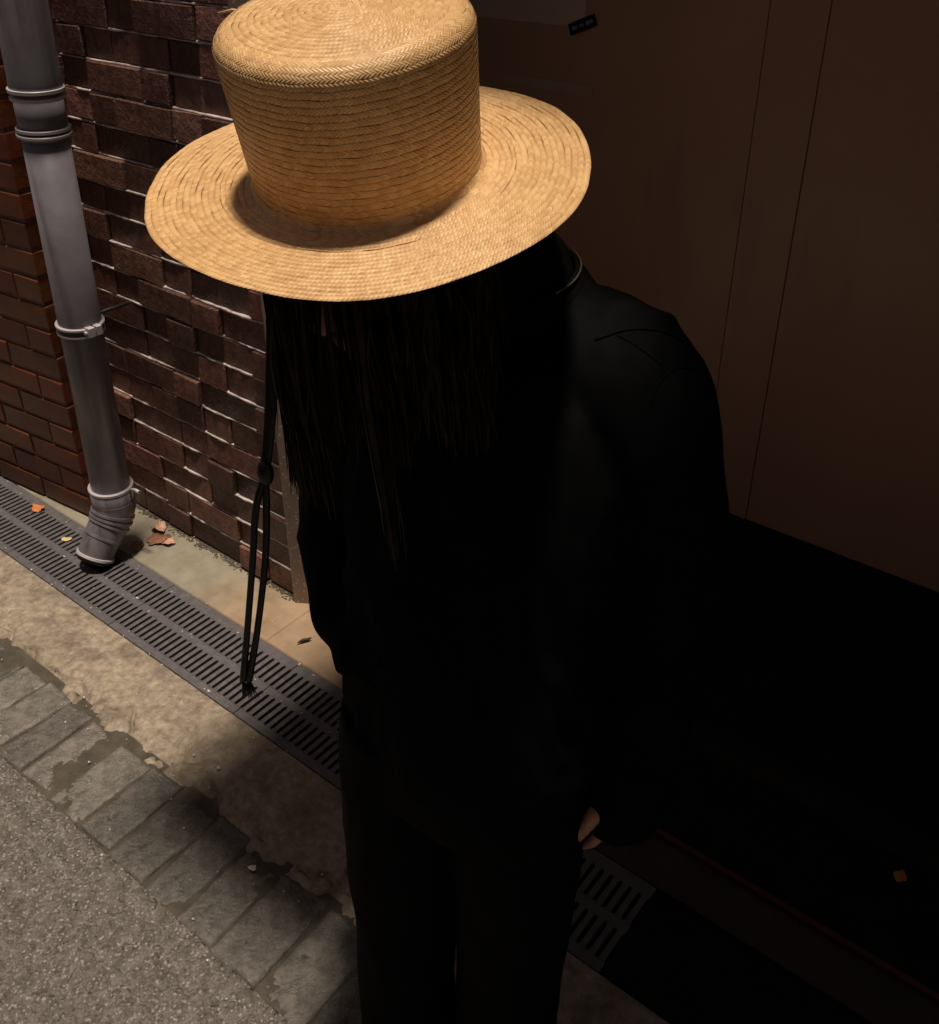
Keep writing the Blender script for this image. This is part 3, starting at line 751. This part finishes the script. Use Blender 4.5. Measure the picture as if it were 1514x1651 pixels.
def hand(w0, dirv, side, curl):
    w0 = np.array(w0); d = np.array(dirv, float); d /= np.linalg.norm(d)
    s = np.array(side, float); s -= d * (s @ d); s /= np.linalg.norm(s); nn = np.cross(d, s)
    body.add(*tube([w0 - d * .01, w0 + d * .03, w0 + d * .075, w0 + d * .088], [(.025, .017), (.036, .016), (.038, .014), (.034, .010)], 18, True, s))
    for i, (off, ln) in enumerate([(-.029, .062), (-.0098, .074), (.0098, .080), (.029, .070)]):
        b = w0 + d * .078 + s * off; pts = [b]; a = 0.15
        for q in (.45, .32, .23):
            a += curl; b = b + (d * math.cos(a) + nn * math.sin(a)) * ln * q; pts.append(b)
        body.add(*tube(pts, [.0088, .0082, .0074, .0058], 12))
    t0 = w0 + d * .02 + s * .026
    body.add(*tube([t0, t0 + d * .022 + s * .020 + nn * .006, t0 + d * .048 + s * .028 + nn * .016, t0 + d * .068 + s * .026 + nn * .022], [.013, .011, .0095, .007], 12))
hand(C(.184, .832, .765), C(-.02, -.03, 0) + np.array([0, 0, -1.]), FAC, 0.28)
hand(C(-.085, .85, .90), C(.55, -.35, 0) + np.array([0, 0, -.55]), np.array([0, 0, 1.]), 0.25)
for pts, rd in (([(.060, .86, .80), (.060, .852, .66), (.058, .855, .46), (.055, .865, .26), (.055, .868, .08)], [.072, .070, .052, .048, .036]),
                ([(-.070, .915, .80), (-.085, .918, .66), (-.092, .915, .46), (-.095, .92, .26), (-.095, .922, .08)], [.072, .070, .052, .048, .036])):
    limb(body, pts, rd)
    e = C(pts[-1][0], pts[-1][1], .045)
    body.add(*tube([e - FAC * .045, e, e + FAC * .08 + np.array([0, 0, -.012]), e + FAC * .15 + np.array([0, 0, -.02])], [.026, .032, .028, .016], 14))
bm_ = local(remesh(body, 'body', 0.0042, 4)); obj('body', bm_, M['skin'], per)

def wr(scale, amp, seed, zst=0.45):
    def f(co):
        q = co * np.array([1, 1, zst]) * scale
        n1 = 1 - np.abs(fbm(q + 2.0 * fbm(co * 3.1 + 5, 2, seed)[:, None] * .6, 3, seed)) * 2
        return amp * (n1 - 0.4)
    return f
jk = MB()
p, r = interp([C(-.002, .885, .775), C(-.002, .885, .84), C(.004, .89, .98), (C(.020, .898, 1.12)), C(.038, .903, 1.225), C(.045, .905, 1.295), C(.048, .905, 1.345), C(.044, .895, 1.385)],
              [(.166, .118), (.172, .124), (.168, .122), (.176, .124), (.176, .116), (.150, .098), (.088, .076), (.066, .062)], 40)
jk.add(*tube(p, r, 40, True, LAT))
limb(jk, [(.09, .875, 1.312), (.150, .835, 1.300), (.183, .820, 1.205), (.212, .828, 1.05), (.204, .825, .90), (.187, .834, .690)], [.060, .068, .068, .060, .054, .046], 30, 26)
limb(jk, [(-.03, .955, 1.305), (-.090, .99, 1.285), (-.122, 1.0, 1.17), (-.150, 1.015, 1.0), (-.135, .94, .925), (-.07, .86, .90)], [.060, .068, .068, .062, .058, .052], 30, 26)
jm = local(remesh(jk, 'jacket', 0.0055, 5, wr(10.0, 0.011, 3)))
jo = obj('jacket', jm, M['jacket'], per)
# collar
cv = []; cf = []; nseg = 40
prf = [(.078, 1.335), (.071, 1.365), (.0665, 1.391), (.062, 1.392), (.060, 1.365), (.060, 1.335)]
for j in range(nseg):
    th = 2 * math.pi * j / nseg
    for (rr, z) in prf:
        cc = C(.046 - (z - 1.36) * .35, .898 - (z - 1.36) * .45, 0)
        q = cc + (LAT * math.cos(th) * 1.08 + FAC * math.sin(th)) * rr; q[2] = z + .012 * math.sin(th) * -1
        cv.append(q - FEET)
n = len(prf)
for j in range(nseg):
    j2 = (j + 1) % nseg
    for u in range(n): cf.append((j * n + u, j * n + (u + 1) % n, j2 * n + (u + 1) % n, j2 * n + u))
col_ = obj('collar', mesh('collar', cv, cf, True), M['jacket'], jo)
zp = []
for a in np.linspace(-.25, 1.15, 16):
    th = -a; z = 1.392
    cc = C(.046 - (z - 1.36) * .35, .898 - (z - 1.36) * .45, 0); q = cc + (LAT * math.cos(th) * 1.08 + FAC * math.sin(th)) * .067; q[2] = z + .012 * math.sin(th) * -1 + .001
    zp.append(q - FEET)
V, F = tube(zp, [.0009] * len(zp), 6); obj('zip', mesh('zip', V, F, True), M['metal'], col_)
# front buttons and seams, laid on the cloth
from mathutils.bvhtree import BVHTree
bv = BVHTree.FromPolygons([v.co.copy() for v in jm.vertices], [tuple(p_.vertices) for p_ in jm.polygons])
def on(q, off=0.0):
    h = bv.find_nearest(Vector(q) - Vector(FEET)); return np.array(h[0] + h[1] * off), np.array(h[1])
def cloth_at(px, py):
    d = fw + (px - 757.0) / 1580.0 * RIGHT - (py - 680.0) / 1580.0 * up
    h = bv.ray_cast(Vector((0, 0, H)) - Vector(FEET), Vector(d))
    return np.array(h[0] + h[1] * .0001) if h[0] is not None else None
for bx, by in ((612, 1068), (600, 1106)):
    q = cloth_at(bx, by)
    if q is None: continue
    nn = on(q + FEET)[1]
    V, F = tube([q - nn * .002, q + nn * .0022, q + nn * .0028], [.0058, .0058, .0042], 14); obj('button', mesh('button', V, F), M['jacket'], jo)
def seam_line(pp, r=.0013, m_=18):
    q, _ = interp([(a_, b_, 0) for a_, b_ in pp], [1.0] * len(pp), m_)
    q = [cloth_at(x_, y_) for x_, y_, _z in q]; q = [x_ for x_ in q if x_ is not None]
    if len(q) > 3:
        V, F = tube(q, [r] * len(q), 6); obj('seam', mesh('seam', V, F, True), M['trousers'], jo)
seam_line([(960, 548), (1010, 532), (1065, 534), (1110, 556), (1135, 585)], .0016)
seam_line([(995, 540), (1030, 560), (1068, 590)], .0010)
seam_line([(1138, 600), (1100, 592), (1066, 612), (1050, 650)], .0010)
p, r = interp([C(.046, .905, 1.33), C(.040, .89, 1.375), C(-.005, .858, 1.41), C(-.05, .835, 1.44)], [.062, .0635, .067, .068], 16)
V, F = tube([q - FEET for q in p], r, 28); V = np.array(V); V += 0.003 * fbm(V * 40, 2, 4)[:, None]
obj('scarf', mesh('scarf', V, F, True), M['trousers'], per)
tr = MB()
p, r = interp([C(-.008, .888, .70), C(-.005, .886, .80), C(0, .888, .92)], [(.158, .108), (.158, .112), (.135, .10)], 12); tr.add(*tube(p, r, 30, True, LAT))
limb(tr, [(.062, .858, .79), (.064, .852, .66), (.060, .855, .46), (.056, .862, .26), (.055, .865, .065)], [.090, .088, .080, .076, .078], 26, 24)
limb(tr, [(-.072, .912, .79), (-.086, .918, .66), (-.094, .917, .46), (-.098, .92, .26), (-.098, .922, .065)], [.090, .088, .080, .076, .078], 26, 24)
tm = local(remesh(tr, 'trousers', 0.006, 5, wr(8.0, 0.005, 9))); obj('trousers', tm, M['trousers'], per)
for (r_, d_) in ((.055, .868), (-.095, .922)):
    sh = MB(); e = C(r_, d_, 0)
    z = lambda h: np.array([0, 0, h])
    sh.add(*tube([e - FAC * .068 + z(.036), e - FAC * .05 + z(.04), e + FAC * .02 + z(.044), e + FAC * .11 + z(.036), e + FAC * .165 + z(.030), e + FAC * .188 + z(.026)], [(.022, .030), (.036, .037), (.040, .042), (.047, .034), (.040, .028), (.018, .018)], 24, True, LAT))
    sh.add(*tube([e + z(.04), e + z(.11)], [.045, .042], 18))
    obj('shoe', local(remesh(sh, 'shoe', 0.005, 4)), M['shoe'], per)
# long dark hair falling from under the hat
hv = []; hfc = []
rr = random.Random(5)
cnt = 0
while cnt < 4200:
    l, f_, u = rr.gauss(0, 1), rr.gauss(0, 1), rr.gauss(0, 1)
    q = np.array([l, f_, u]); q /= np.linalg.norm(q)
    if q[2] < -0.15 or q[2] > .75: continue
    if q[1] > 0.72 and abs(q[0]) < .45: continue
    cnt += 1
    root = head_c + hu * .018 + HR @ (q * np.array([.076, .092, .088]))
    outw = HR @ np.array([q[0], q[1], 0]); outw[2] = 0; outw /= np.linalg.norm(outw) + 1e-6
    end_z = 1.345 - .12 * rr.random() ** .6 + .02 * math.sin(q[0] * 9)
    flare = rr.uniform(.000, .016); sway = np.array([rr.gauss(0, .006), rr.gauss(0, .006), 0])
    clump = rr.uniform(.6, 1.0)
    ang = math.atan2(q[1], q[0]); NC = 26
    ck = math.floor(ang / (2 * math.pi) * NC + rr.gauss(0, .25)); ca_ = (ck + .5) * 2 * math.pi / NC
    crng = random.Random(int(ck) * 7 + 3); cz_ = crng.uniform(-.055, .045); cl_ = np.array([crng.gauss(0, .012), crng.gauss(0, .012), 0])
    cdir = HR @ np.array([math.cos(ca_), math.sin(ca_), 0]); cdir[2] = 0; cdir /= np.linalg.norm(cdir) + 1e-6
    ctr = head_c + cdir * (.080 + crng.uniform(-.006, .012)) + cl_
    end_z += cz_ + (.05 if (cdir @ RIGHT) > .2 else 0)
    wild = rr.random() < .06
    pts = []
    kz = 9
    for i in range(kz):
        s = i / (kz - 1)
        pnt = root + outw * (flare * math.sin(min(s * 2.2, 1.57)) + .004) + sway * s * s + C(.012, .0, 0) * s * s
        pnt = pnt + np.array([.003 * math.sin(s * 7 + cnt), .003 * math.cos(s * 6 + cnt * 1.7), 0])
        pnt[2] = root[2] + (end_z - root[2]) * (s ** 0.95)
        ww = 0 if wild else .72 * s ** 1.4
        pnt[0] += (ctr[0] - pnt[0]) * ww; pnt[1] += (ctr[1] - pnt[1]) * ww
        if q[1] < 0.1 and s > .35:                        # hair at the back lies on the shoulders' outside
            pnt = pnt + outw * .012
        pts.append(pnt)
    side = np.cross(outw, [0, 0, 1.]) * math.cos(cnt) + outw * math.sin(cnt)
    o = len(hv); wd = rr.uniform(.0008, .0022)
    for i, pnt in enumerate(pts):
        a = wd * (1 - .8 * (i / (kz - 1)) ** 3)
        hv.append(pnt + side * a - FEET); hv.append(pnt - side * a - FEET)
    for i in range(kz - 1): hfc.append((o + 2 * i, o + 2 * i + 1, o + 2 * i + 3, o + 2 * i + 2))
obj('hair', mesh('hair', hv, hfc, True), M['hair'], per)

# ------------------------------------------------------------------ leaves, scraps, grit
def leaf(name, x, y, z, s, mat_, label, seed, lobes=5, flat=.35, cat='leaf', group=None):
    r = random.Random(seed); n = 26; V = [(0, 0, .012 * s / .03 * .3)]; F = []
    for ring in (0.5, 1.0):
        for j in range(n):
            th = 2 * math.pi * j / n
            rad = s * ring * (0.62 + .30 * abs(math.cos(th * lobes / 2)) + r.uniform(-.07, .07)) * (1 + .3 * math.cos(th))
            V.append((rad * math.cos(th), rad * math.sin(th) * .8, flat * s * (ring ** 2) * (.35 * math.sin(2 * th + seed) + .35 + r.uniform(-.1, .12))))
    for j in range(n):
        j2 = (j + 1) % n; F.append((0, 1 + j, 1 + j2)); F.append((1 + j, 1 + n + j, 1 + n + j2, 1 + j2))
    V = np.array(V); k = len(V); V2 = V - np.array([0, 0, .0006])
    allV = np.vstack([V, V2]); F2 = [tuple(k + i for i in q[::-1]) for q in F]
    rim = [(1 + n + j, k + 1 + n + j, k + 1 + n + (j + 1) % n, 1 + n + (j + 1) % n) for j in range(n)]
    allV[:, 2] -= allV[:, 2].min()
    o = obj(name, mesh(name, allV, F + F2 + rim, True), mat_, None, (x, y, z), (0, 0, r.uniform(0, 6.28)))
    tag(o, label, cat, group); return o
leaf('leaf', -2.600, 1.150, .001, .026, M['leaf_orange'], 'bright orange dead leaf on the grate by the rust red pier', 1, 5, .5)
leaf('leaf', -2.398, 1.112, .001, .017, M['leaf_yellow'], 'pale yellow leaf on the grate beside the downpipe elbow', 2, 2, .25)
leaf('leaf', -2.225, 1.315, .003, .030, M['leaf_pink'], 'upright pale pink leaf against the brick wall behind the elbow', 3, 4, .8)
leaf('leaf', -2.180, 1.270, .003, .040, M['leaf_brown'], 'large wet brown leaf on the concrete behind the elbow', 4, 5, .25)
leaf('leaf', -2.135, 1.290, .006, .024, M['leaf_pink'], 'small pink leaf overlapping the large wet brown leaf', 5, 4, .4)
leaf('leaf', -2.200, 1.225, .003, .026, M['leaf_brown'], 'small brown leaf between the elbow and the concrete edge', 6, 3, .4)
leaf('leaf', -1.500, 1.318, .003, .040, M['leaf_yellow'], 'yellow leaf at the foot of the speckled metal strip', 12, 3, .3)
leaf('scrap', -1.114, .724, .004, .010, M['white'], 'small white paper scrap on a shaded stone sett', 7, 3, .5, 'paper scrap')
leaf('leaf', -0.105, 1.50, .002, .018, M['leaf_orange'], 'tiny orange leaf in the dark recess', 8, 4, .4)
V, F = tube([(-1.5245, 1.224, .006), (-1.519, 1.238, .009), (-1.512, 1.250, .007), (-1.507, 1.258, .010)], [.0012, .0042, .0040, .0010], 8)
tag(obj('seed_pod', mesh('seed_pod', V, F, True), M['bark']), 'dark curled seed pod lying on the pink concrete beside the grate', 'seed pod')
gm = MB(); rg = random.Random(3)
for i in range(150):
    if i < 90: x, y = rg.uniform(-2.9, -1.2), rg.choice((rg.uniform(G0, .99), rg.uniform(1.062, 1.083), rg.uniform(1.154, 1.18), rg.uniform(.9, 1.3)))
    else: x, y = rg.uniform(-2.2, -.9), rg.uniform(.5, .96)
    if y > WALL - .03: continue
    s = rg.uniform(.0010, .0026) * (1.7 if rg.random() < .12 else 1)
    v, f = ellipsoid((x, y, s * .5 + .0005), (s * rg.uniform(.7, 1.5), s * rg.uniform(.7, 1.3), s * .7), 6, 4); gm.add(v, f)
tag(gm.build('grit', M['grit']), 'pale specks of grit scattered on the grates and concrete', 'grit', kind='stuff')
# dark dirt line and moss at the wall foot
dm = MB()
for i in range(900):
    x = rg.uniform(-2.4, -1.66); y = WALL - abs(rg.gauss(0, .010)) - .001; s = rg.uniform(.0012, .0042)
    dm.add(*ellipsoid((x, y, s * .2), (s * rg.uniform(.8, 1.8), s, s * rg.uniform(.4, .8)), 6, 4))
tag(dm.build('dirt', M['bed']), 'crumbs of dark dirt and moss along the foot of the brick wall', 'dirt', kind='stuff')
